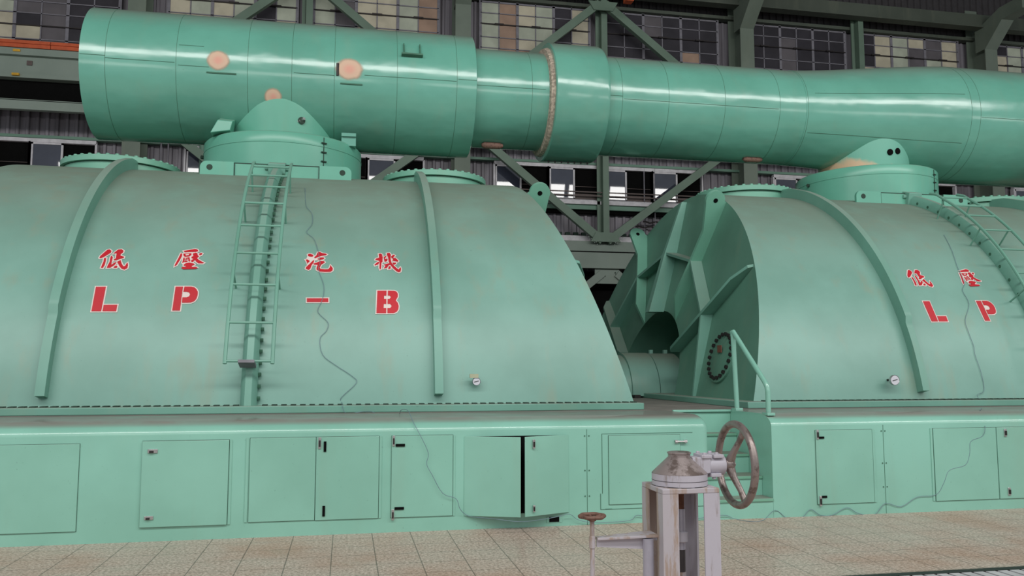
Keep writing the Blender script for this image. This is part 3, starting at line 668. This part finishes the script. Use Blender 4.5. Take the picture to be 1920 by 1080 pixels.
# ------------------------------------------------------------------ valve stand in the foreground
vx, vy = 1.673, 4.045
vs = thing('valve_stand', (vx, vy, 0), 'silver valve gearbox with big handwheel on a chipped four-legged stand', 'valve stand')
x0, x1, y0, y1, zt = 1.524, 1.822, 3.90, 4.19, .958
b = MB(); b.box(x0, x1, y0, y1, zt-.024, zt); b.build('top_plate', M['stand'], vs, bevel=.003)
w, t = .082, .010
for cx_, sx in ((x0, 1), (x1, -1)):
    for cy_, sy in ((y0, 1), (y1, -1)):
        if sx < 0 and sy < 0: cx_ -= .024
        b = MB(); pts = [(cx_,cy_),(cx_+sx*w,cy_),(cx_+sx*w,cy_+sy*t),(cx_+sx*t,cy_+sy*t),(cx_+sx*t,cy_+sy*w),(cx_,cy_+sy*w)]
        b.prism([(x,y,0) for x,y in pts], (0,0,zt-.024)); b.build('leg', M['stand'] if sx > 0 else M['stand2'], vs)
b = MB(); b.lathe((vx,vy,0),(0,0,1),[(.124,zt+.002),(.136,zt+.006),(.136,zt+.026),(.137,zt+.028),(.138,zt+.030),(.138,zt+.062),(.130,zt+.07),(.062,zt+.135),(.056,zt+.14),(.056,zt+.155),(.06,zt+.157),(.06,zt+.163),(.05,zt+.166),(.002,zt+.164)],64)
gb = b.build('gearbox_housing', [M['gear']], vs, smooth=30)
b = MB(); b.lathe((vx,vy,0),(0,0,1),[(.1395,zt+.004),(.1395,zt+.060)],64,cap=False); b.build('gearbox_flange', M['stand2'], gb)
b = MB(); b.lathe((vx,vy,0),(0,0,1),[(.1402,zt+.027),(.1402,zt+.0295)],64,cap=False); b.build('flange_joint', M['steel_dark'], gb)
for i in range(12):
    a = 2*PI*i/12+.13; b = MB(); b.lathe((vx+math.cos(a)*.124, vy+math.sin(a)*.124, zt),(0,0,1),[(.012,0),(.012,.012),(.008,.014)],6); b.build('bolt', M['dial'], gb)
zs = 1.053
b = MB(); b.hexa([(vx+.055,vy-.045,zs-.05),(vx+.055,vy+.045,zs-.05),(vx+.055,vy+.045,zs+.045),(vx+.055,vy-.045,zs+.045)],[(vx+.15,vy-.05,zs-.035),(vx+.15,vy+.05,zs-.035),(vx+.15,vy+.05,zs+.042),(vx+.15,vy-.05,zs+.042)])
b.lathe((vx+.14,vy,zs),(1,0,0),[(.04,0),(.052,.012),(.052,.095),(.045,.10)],24)
wb = b.build('worm_housing', M['stand2'], vs, bevel=.004)
b = MB()
for sz, x_a in ((1,.10),(1,.165),(-1,.15)):
    b = MB(); b.box(vx+x_a, vx+x_a+.055, vy-.055, vy+.055, zs+sz*.047-.008, zs+sz*.047+.010)
    for dy in (-.04,.04): b.lathe((vx+x_a+.02, vy+dy, zs+sz*.055),(0,0,sz),[(.011,0),(.011,.012)],6)
    b.build('clamp_cap', M['stand2'], wb, bevel=.003)
xw = 1.984
b = MB(); b.rod((vx+.235,vy,zs),(xw-.03,vy,zs),.016,14); b.build('worm_shaft', M['gear'], vs)
# handwheel, its plane square to the worm shaft
hw = MB(); ring = [Vector((xw, vy-.205*math.cos(2*PI*i/64), zs+.205*math.sin(2*PI*i/64))) for i in range(64)]
hw.tube(ring, .0195, 14, loop=True); rim = hw.build('handwheel', M['wheel'], vs)
for a in (62, -62, 180):
    b = MB(); e = Vector((0,-math.cos(rad(a)),math.sin(rad(a))))
    b.tube([Vector((xw-.038,vy,zs))+e*.02, Vector((xw-.03,vy,zs))+e*.07, Vector((xw-.010,vy,zs))+e*.14, Vector((xw,vy,zs))+e*.195], [.026,.018,.015,.019], 10); b.build('spoke', M['wheel'], rim)
b = MB(); b.lathe((xw-.065,vy,zs),(1,0,0),[(.026,0),(.031,.006),(.040,.03),(.030,.045),(.012,.047),(.012,.058),(.004,.06)],20); b.build('hub', M['wheel'], rim)
b = MB(); b.rod((vx,vy,.79),(vx,vy,zt-.02),.020,16); b.build('rusty_stem', plain('brown_rust_stem', srgb(110,72,54), .8, 0, .3, 30), vs)
b = MB(); b.rod((vx,vy,.64),(vx,vy,.84),.024,20); b.build('stem_sleeve', M['silver'], vs)
b = MB(); b.lathe((vx,vy,0),(0,0,1),[(.026,.675),(.036,.68),(.036,.725),(.026,.73)],24); b.box(vx-.15,vx,vy-.012,vy+.012,.69,.715); b.build('stem_collar', M['stand2'], vs)
b = MB(); b.rod((vx,vy,.52),(vx,vy,.66),.022,16); b.build('dark_stem', M['darkrod'], vs)
b = MB(); b.rod((vx,vy,0),(vx,vy,.53),.024,16); b.build('lower_stem', M['stand'], vs)
# small valve held out on a bracket from the stand
sx_, sy_ = 1.196, 4.0
sv = thing('hand_valve', (sx_, sy_, 0), 'small rusty handwheel on a thin white spindle left of the stand', 'valve')
hw = MB(); ring = []
for i in range(48):
    a = 2*PI*i/48; r = .058+.004*math.cos(6*a); ring.append(Vector((sx_+r*math.cos(a), sy_+r*math.sin(a), .826)))
hw.tube(ring, .0095, 10, loop=True); rim = hw.build('handwheel', M['rust'], sv)
for i in range(5):
    a = 2*PI*i/5+.3; b = MB(); b.rod((sx_,sy_,.815),(sx_+.056*math.cos(a),sy_+.056*math.sin(a),.826),.006,8); b.build('spoke', M['rust'], rim)
b = MB(); b.lathe((sx_,sy_,.80),(0,0,1),[(.012,0),(.02,.004),(.018,.02),(.008,.026)],16); b.build('hub', M['rust'], rim)
b = MB(); b.rod((sx_,sy_,0),(sx_,sy_,.805),.0115,14); b.build('spindle', M['stand'], sv)
b = MB(); b.lathe((sx_,sy_,0),(0,0,1),[(.0125,.672),(.0155,.675),(.0155,.728),(.0125,.731)],18); b.build('spindle_sleeve', M['stand'], sv)
br = thing('bracket_arm', (1.36, 4.0, .69), 'tapered silver bracket arm joining the small spindle to the stand', 'bracket')
b = MB(); b.prism([(sx_+.022,sy_-.022,.712),(1.53,sy_-.03,.716),(1.53,sy_+.10,.716),(sx_+.022,sy_+.02,.712)],(0,0,.012)); b.build('arm_plate', M['stand'], br, bevel=.002)
b = MB(); b.prism([(sx_+.022,sy_-.004,.712),(1.50,sy_-.004,.715),(1.50,sy_-.004,.655),(sx_+.022,sy_-.004,.678)],(0,.008,0)); b.build('arm_web', M['stand2'], br)
b = MB(); b.lathe((1.476,sy_-.02,0),(0,0,1),[(.027,0),(.027,.712)],28)
o = b.build('support_tube', M['silver']); tag(o, 'smooth silver tube standing under the bracket arm by the stand', 'tube')
# ------------------------------------------------------------------ setting: floor, rear wall, roof
b = MB(); b.box(-20, 34, -4, 28.6, -.2, 0); struct(b.build('floor', M['floor']))
b = MB(); n = 0; x = -24.; P = []
while x < 40.:
    P += [(x,28.62),(x+.15,28.62),(x+.18,28.56),(x+.26,28.56)]; x += .29
b.loft([[Vector((px,py,4.9)) for px,py in P],[Vector((px,py,14.7)) for px,py in P]], closed=False)
struct(b.build('wall_back', M['corr'], smooth=10))
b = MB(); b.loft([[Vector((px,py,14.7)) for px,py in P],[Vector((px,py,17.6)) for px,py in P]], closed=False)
struct(b.build('wall_back_top', M['corr_shaded'], smooth=10))
b = MB(); b.box(-24, 40, 28.66, 28.8, 0, 17.6); struct(b.build('wall_back_lining', M['gap']))
b = MB(); b.box(-24, 40, -4, 28.8, 17.6, 17.8); struct(b.build('ceiling', plain('dark_roof', srgb(58,58,56), .8)))
b = MB(); b.box(-24, 40, 28.3, 28.5, 0, 4.95); struct(b.build('void_shade_panel', M['black']))  # black panel paints in the darkness of the void below the girders
# steel grating let into the floor
gr = thing('floor_grating', (5.2, 5.2, 0), 'steel grating let into the tiled floor at the lower right corner', 'grating')
b = MB(); b.box(3.3, 8.5, 5.66, 5.74, .0, .012); b.build('edge_angle', M['steel_dark'], gr)
b = MB(); b.box(3.3, 8.5, 4.6, 5.66, .0005, .002); b.build('pit_shadow', M['gap'], gr)
for i in range(49):
    b = MB(); b.box(3.32+i*.105, 3.40+i*.105, 4.6, 5.655, .002, .011); b.build('bearing_bar', M['grate'], gr)
for i in range(3):
    b = MB(); b.box(3.3, 8.5, 4.75+i*.3, 4.765+i*.3, .002, .012); b.build('cross_bar', M['steel_dark'], gr)
# columns with haunches reaching into the roof
cols = [(-17.24,'far left'),(-6.745,'a'),(3.748,'b'),(14.31,'c'),(24.7,'d')]
clabel = {-6.745:'grey-green steel column behind the left end of the pipe', 3.748:'grey-green steel column behind the step in the pipe', 14.31:'grey-green column with slanted head, behind the long right pipe', 24.7:'grey-green column with slanted head nearest the right picture edge'}
for X in (-6.745, 3.748, 14.31, 24.7):
    c = thing('steel_column', (X, 27.9, 0), clabel[X], 'column', 'columns along the rear wall')
    b = MB(); b.box(X-.27, X+.27, 27.4, 27.44, 0, 14.02); b.box(X-.27, X+.27, 28.36, 28.4, 0, 16.); b.box(X-.02, X+.02, 27.44, 28.36, 0, 15.); b.build('shaft', M['column'], c)
    b = MB()
    pr_ = [(27.4,14.02),(26.5,14.85),(25.5,14.88),(25.5,15.35),(26.6,15.35),(27.9,14.9),(27.9,14.02)]
    b.prism([(X-.27,y,z) for y,z in pr_], (.54,0,0)); b.build('haunch', M['column'], c)
# braces and posts between the columns
def brace(a, z, w, h, label, name='diagonal_brace', cat='brace', group='braces on the rear wall', up=(0,-1,0)):
    b = MB(); b.bar(a, z, w, h, up)
    a_, z_ = Vector(a), Vector(z); t = (z_-a_).normalized()
    o = b.build(name, M['brace']); return tag(o, label, cat, group)
top, bot = 14.66, 5.86
for mx, lft, rgt, nm in ((-1.55,-6.475,3.478,'left bay'),(8.83,4.02,14.04,'middle bay')):
    w = 'left of the pipe step' if mx < 0 else 'right of the pipe step'
    brace((mx-.1,27.7,top-.05),(lft,27.7,10.65),.27,.2, f'upper left brace of the diamond {w}')
    brace((mx+.1,27.7,top-.05),(rgt,27.7,10.65),.27,.2, f'upper right brace of the diamond {w}')
    brace((mx-.1,27.7,bot+.1),(lft,27.7,9.75),.27,.2, f'lower left brace of the diamond {w}')
    brace((mx+.1,27.7,bot+.1),(rgt,27.7,9.75),.27,.2, f'lower right brace of the diamond {w}')
for mx, z0, lab in ((-1.55,bot+.15,'slim steel post in the left bay, above the left ladder'),(8.83,bot+.15,'slim steel post in the middle bay, behind the collar'),(19.2,bot,'slim steel post in the right bay, right of the slanted column')):
    b = MB(); b.box(mx+.02,mx+.24,27.86,27.88,z0,15.1); b.box(mx-.13,mx-.02,28.1,28.14,z0,15.1); b.box(mx+.02,mx+.04,27.88,28.1,z0,15.1); b.box(mx-.1,mx+.1,28.14,28.2,z0,15.1)
    o = b.build('wall_post', M['brace']); tag(o, lab, 'post', 'posts on the rear wall')
    if mx < 15:
        for zz, lb in ((top-.02,'upper'),(bot+.06,'lower')):
            s = 1 if lb == 'upper' else -1
            b = MB(); b.prism([(mx-.55,27.55,zz-.0),(mx+.55,27.55,zz),(mx+.35,27.55,zz-s*.33),(mx-.35,27.55,zz-s*.33)],(0,.055,0))
            if lb == 'lower':
                b.mi = 1
                for sx in (-1,1):
                    for i in range(4):
                        for j in range(2):
                            b.lathe((mx+sx*(.32+.09*i+.03*j), 27.55, zz-.10+.06*i+.10*j*.8),(0,-1,0),[(.018,0),(.018,.015)],6)
            o = b.build('gusset_plate', [M['brace'], M['girder']]); tag(o, f"{lb} gusset plate where braces meet {'over the left casing' if mx<0 else 'between the casings'}", 'plate', 'gusset plates on the rear wall')
# lower girders between the casings
g = thing('edge_girder', (8., 27.6, 5.), 'pale green floor girder crossing the gap between the casings', 'girder')
b = MB(); b.box(-20,34,27.81,27.95,5.60,5.97); b.box(-20,34,27.80,27.98,5.595,5.62); b.build('upper_chord', M['girder'], g)
b = MB(); b.box(-20,34,27.62,27.66,5.0,5.545); b.box(-20,34,27.55,27.75,4.985,5.01); b.build('lower_web', M['girder'], g)
b = MB(); b.box(-20,34,27.7,27.9,5.545,5.6); b.build('joint_gap', M['black'], g)
b = MB(); b.prism([(8.46,27.68,4.46),(9.35,27.68,4.46),(9.35,27.68,5.0),(8.46,27.68,5.0)],(0,.03,0))
b.mi = 1
for i in range(4):
    for dx, dz in ((8.52,4.62),(8.60,4.56)): b.lathe((dx+.075*i, 27.68, dz+.055*i),(0,-1,0),[(.02,0),(.02,.02)],6)
    b.lathe((9.2+.03*i, 27.68, 4.85-.06*i),(0,-1,0),[(.025,0),(.025,.02)],6)
b.build('hanger_plate', [M['girder'], M['gap']], g)
b = MB(); b.bar((8.72,27.66,4.82),(7.0,27.66,3.45),.26,.1,(0,-1,0)); b.bar((9.25,27.66,4.82),(10.9,27.66,3.45),.26,.1,(0,-1,0)); b.build('hanger_brace', M['girder'], g)
b = MB(); b.box(-20,34,28.1,28.5,5.97,6.2); struct(b.build('trim_2', M['alu']))
b = MB()
for i in range(180): b.box(-20+i*.3,-20+i*.3+.17,28.36,28.5,6.24,6.36); 
b.box(-20,34,28.4,28.5,6.2,6.24)
struct(b.build('trim_3', M['gap']))
# crane girder and beams along the wall, hidden behind the pipe for most of their run
cg = thing('crane_girder', (0, 27, 9.3), 'grey-green crane runway girder left of the pipe, under an orange rail', 'girder')
b = MB(); b.box(-20,34,26.85,27.2,10.99,11.20); b.build('top_flange', M['girder'], cg)
b = MB(); b.box(-20,34,27.0,27.05,10.42,10.99); b.build('web', M['girder'], cg)
b = MB(); b.box(-20,34,26.9,27.3,10.30,10.42); b.build('bottom_flange', M['girder'], cg)
for z in (11.10, 10.36):
    b = MB(); b.box(-10.05,-9.85,26.82,26.9,z-.02,z+.05); b.build('yellow_marker', M['yellow'], cg)
b = MB(); b.box(-9.7,-9.55,26.96,27.0,10.72,10.86); b.build('hook_plate', M['rail_brown'], cg)
b = MB(); b.box(-20,34,27.0,27.2,9.35,9.64); b.box(-20,34,27.0,27.4,9.62,9.66)
o = b.build('wall_beam', M['girder']); tag(o, 'lower plain grey-green beam below the crane girder at far left', 'beam')
b = MB(); b.box(-20,34,27.2,28.4,9.70,10.3); o = b.build('girder_gap_shade', M['black']); struct(o)  # black block paints the shade in the gap under the crane girder
po = thing('power_rail', (-9, 27, 11.2), 'bright orange crane power rail above the girder at far left', 'rail')
for x0_, x1_ in ((-20,-9.05),(-9.03,5),(5.02,34)):
    b = MB(); b.box(x0_, x1_, 26.9, 27.02, 11.24, 11.47); b.box(x0_, x1_, 26.86, 26.9, 11.36, 11.40); b.build('rail_cover', M['orange'], po)
# eaves beams
b = MB(); b.box(-20,34,27.5,27.7,14.92,15.45); b.box(-20,34,27.4,27.8,14.9,14.94); o = b.build('eaves_beam', M['eaves']); tag(o, 'shade-darkened grey-green eaves beam over the upper windows, top right', 'beam')
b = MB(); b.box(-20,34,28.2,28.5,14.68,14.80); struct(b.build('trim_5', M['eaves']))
b = MB(); b.box(9.22,9.5,26.2,26.5,14.12,14.4); b.box(9.33,9.39,26.32,26.38,14.4,17.6); o = b.build('orange_lamp_housing', M['orange']); tag(o, 'small orange housing in the roof right of the diamond top', 'housing')
# upper steel-sash windows, one bank each side of every post
ROWS = [14.63,14.22,13.81,13.33,12.93,12.52,12.07,11.6]
kinds = ['pane_dark','pane_grey','pane_cream','pane_green','pane_tan']
banks = [(-17.0,-12.5,(.6,.2,.1,.1,0)),(-12.2,-7.5,(.35,.25,.2,.2,0)),(-6.0,-1.85,(.15,.15,.4,.3,0)),(-1.3,3.0,(.15,.15,.4,.25,.05)),(4.5,8.55,(.04,.06,.45,.35,.1)),(9.15,13.6,(.85,.1,0,0,.05)),(14.8,18.95,(.6,.32,.0,.0,.08)),(19.5,24.0,(.02,.2,.5,.25,.03)),(25.6,29.9,(.1,.2,.4,.3,0))]
wn = 0
for xa, xb, pw in banks:
    wn += 1; root = thing(f'window_{wn}', ((xa+xb)/2, 28.4, 11.6), None, None); root['kind'] = 'structure'
    b = MB(); pb = MB(); nmod = 3; mw = (xb-xa)/nmod
    if xb-xa > 4.3: nmod = 3
    for i in range(nmod*2+1):
        x = xa + i*mw/2; wd = .05 if i % 2 == 0 else .018
        b.box(x-wd, x+wd, 28.36, 28.42, 11.6, 14.68)
    for j, z in enumerate(ROWS):
        hgt = .03 if j in (0, 7) else .016
        b.mi = 1 if j in (2, 5) else 0
        b.box(xa, xb, 28.36 if j not in (2,5) else 28.33, 28.42, z-hgt, z+hgt); b.mi = 0
    b.mi = 1
    for i in range(nmod): b.box(xa+(i+.38)*mw, xa+(i+.62)*mw, 28.28, 28.36, 13.78, 13.83)
    fr = b.build('window_frame', [M['sash'], M['steel_dark']], root)
    for i in range(nmod*2):
        col = None
        for j in range(7):
            if col is None or random.random() < .3: col = random.choices(range(5), pw)[0]
            k = col
            pb.mi = k; x = xa + i*mw/2
            pb.box(x, x+mw/2, 28.40, 28.41, ROWS[j+1], ROWS[j])
    pb.build('panes', [M[q] for q in kinds], root)
# sliding windows of the gallery
gz0, gz1 = 7.55, 8.68
mods = []
for s, n in ((-13.87,3),(-5.3,4),(5.0,4),(15.7,4),(26.2,2)):
    for i in range(n): mods.append((s+i*1.955, i == 0, i == n-1))
for x, first, last in mods:
    wn += 1; root = thing(f'window_{wn}', (x+.97, 28.4, 7.4), None, None); root['kind'] = 'structure'
    b = MB(); x1_ = x+1.955
    b.box(x, x1_, 28.28, 28.46, 8.68, 8.80); b.box(x, x1_, 28.28, 28.46, 7.46, 7.55)
    b.box(x-.03, x+.03, 28.28, 28.46, 7.5, 8.7); b.box(x1_-.03, x1_+.03, 28.28, 28.46, 7.5, 8.7)
    b.build('outer_frame', M['alu'], root)
    b = MB(); sx0, sx1 = x+.05, x+.98
    b.box(sx0, sx0+.05, 28.30, 28.36, gz0, gz1); b.box(sx1-.06, sx1, 28.30, 28.36, gz0, gz1); b.box(sx0, sx1, 28.30, 28.36, gz1-.06, gz1); b.box(sx0, sx1, 28.30, 28.36, gz0, gz0+.04)
    sash = b.build('sliding_sash', M['alu'], root)
    b = MB(); b.box(sx0+.05, sx1-.06, 28.325, 28.335, gz0+.04, gz1-.06); b.build('sash_glass', M['glass'], sash)
    b = MB(); b.box(x+.03, x1_-.03, 28.44, 28.45, gz0, gz1); b.build('dark_opening', M['black'], root)
    b = MB(); b.box(x+.98, x1_-.03, 28.37, 28.385, 8.02, 8.035); b.box(x+.98, x1_-.03, 28.4, 28.43, gz0, gz0+.22); b.build('inner_bar', M['rail_brown'], root)
b = MB()
for s, n in ((-13.87,3),(-5.3,4),(5.0,4),(15.7,4),(26.2,2)): b.box(s-.1, s+n*1.955+.1, 28.1, 28.46, 7.34, 7.46)
struct(b.build('trim_6', M['alu']))
b = MB(); b.box(-20,34,28.2,28.5,7.17,7.34); b.mi = 1; b.box(-20,34,28.35,28.52,7.05,7.17); struct(b.build('trim_7', [M['sill'], M['black']]))  # the black strip is a painted shadow beneath the green sill
b = MB(); b.box(-20,34,28.25,28.5,8.81,8.90); struct(b.build('trim_8', M['sill']))
gl = thing('gallery_rail', (8.9, 27.95, 7.5), 'twin brown gallery rails running below the sliding windows', 'rail')
for z in (7.75, 7.62):
    b = MB(); b.box(4.2,13.8,27.95,27.98,z-.02,z+.02); b.build('rail', M['rail_brown'], gl)
for x in (10.55, 10.95):
    b = MB(); b.rod((x,28.3,6.2),(x,28.3,9.0),.022,8); o = b.build('conduit', M['sash']); tag(o, 'left of two thin vertical conduits between the casings' if x < 10.7 else 'right of two thin vertical conduits between the casings', 'pipe', 'thin conduits on the rear wall')
b = MB()
for i, z in enumerate((6.62, 6.80)):
    pts = [Vector((10.2+.12*j+.3*i, 28.3, z+.03*math.sin(j*1.7+i))) for j in range(18)]; b.tube(pts, .03, 6)
o = b.build('cable_bundle', M['steel_dark']); tag(o, 'dark wavy cable bundle on the rear wall right of the post', 'cable')
b = MB(); b.rod((-4.75,28.2,6),(-4.75,28.2,9.3),.09,14); o = b.build('down_pipe', M['sill']); tag(o, 'blue-green vertical pipe on the rear wall by the left column', 'pipe')
for x, l in ((-6.02,'left'),(-5.8,'right')):
    b = MB(); b.rod((x,28.2,6),(x,28.2,9.6),.025,8); o = b.build('conduit', M['sash']); tag(o, f'{l} of two grey conduits right of the left column', 'pipe', 'grey conduits by the left column')

# ------------------------------------------------------------------ light: the tall window band of the opposite wall, an added lower fill strip, daylight, camera
def area(loc, tgt, sx, sy, power, col=(1,1,1)):
    L = bpy.data.lights.new('hall_window_and_fill_light', 'AREA'); L.shape = 'RECTANGLE'; L.size = sx; L.size_y = sy; L.energy = power; L.color = col
    o = bpy.data.objects.new('hall_window_and_fill_light', L); COL.objects.link(o); o.location = loc
    o.rotation_euler = (Vector(tgt)-Vector(loc)).to_track_quat('-Z','Y').to_euler(); return o
for i in range(14):
    x = -17.6 + i*3.2
    area((x,-3,14.0),(x,20,5.), 2.85, 2.5, 262, (1,.985,.96))
    if i % 2: area((x,-3.2,6.6),(x,20,5.), 4.6, 1.4, 75, (1,1,.95))  # lower strip added as fill for the upright cabinet fronts
wd = bpy.data.worlds.new('hall_daylight'); SC.world = wd; wd.use_nodes = True
bg = wd.node_tree.nodes['Background']; bg.inputs['Color'].default_value = (.86,.93,1,1); bg.inputs['Strength'].default_value = .36
cam = bpy.data.cameras.new('camera'); co = bpy.data.objects.new('camera', cam); COL.objects.link(co)
cam.sensor_width = 36; cam.lens = 1558.6/1920*36; cam.clip_end = 200
pit, yaw = .095309, .196603
co.location = (0,0,1.55); co.rotation_euler = (PI/2+pit, 0, -yaw)
SC.camera = co
SC.view_settings.view_transform = 'Standard'; SC.view_settings.look = 'None'
SC.view_settings.exposure = .1; SC.view_settings.gamma = 1
SC.cycles.max_bounces = 6
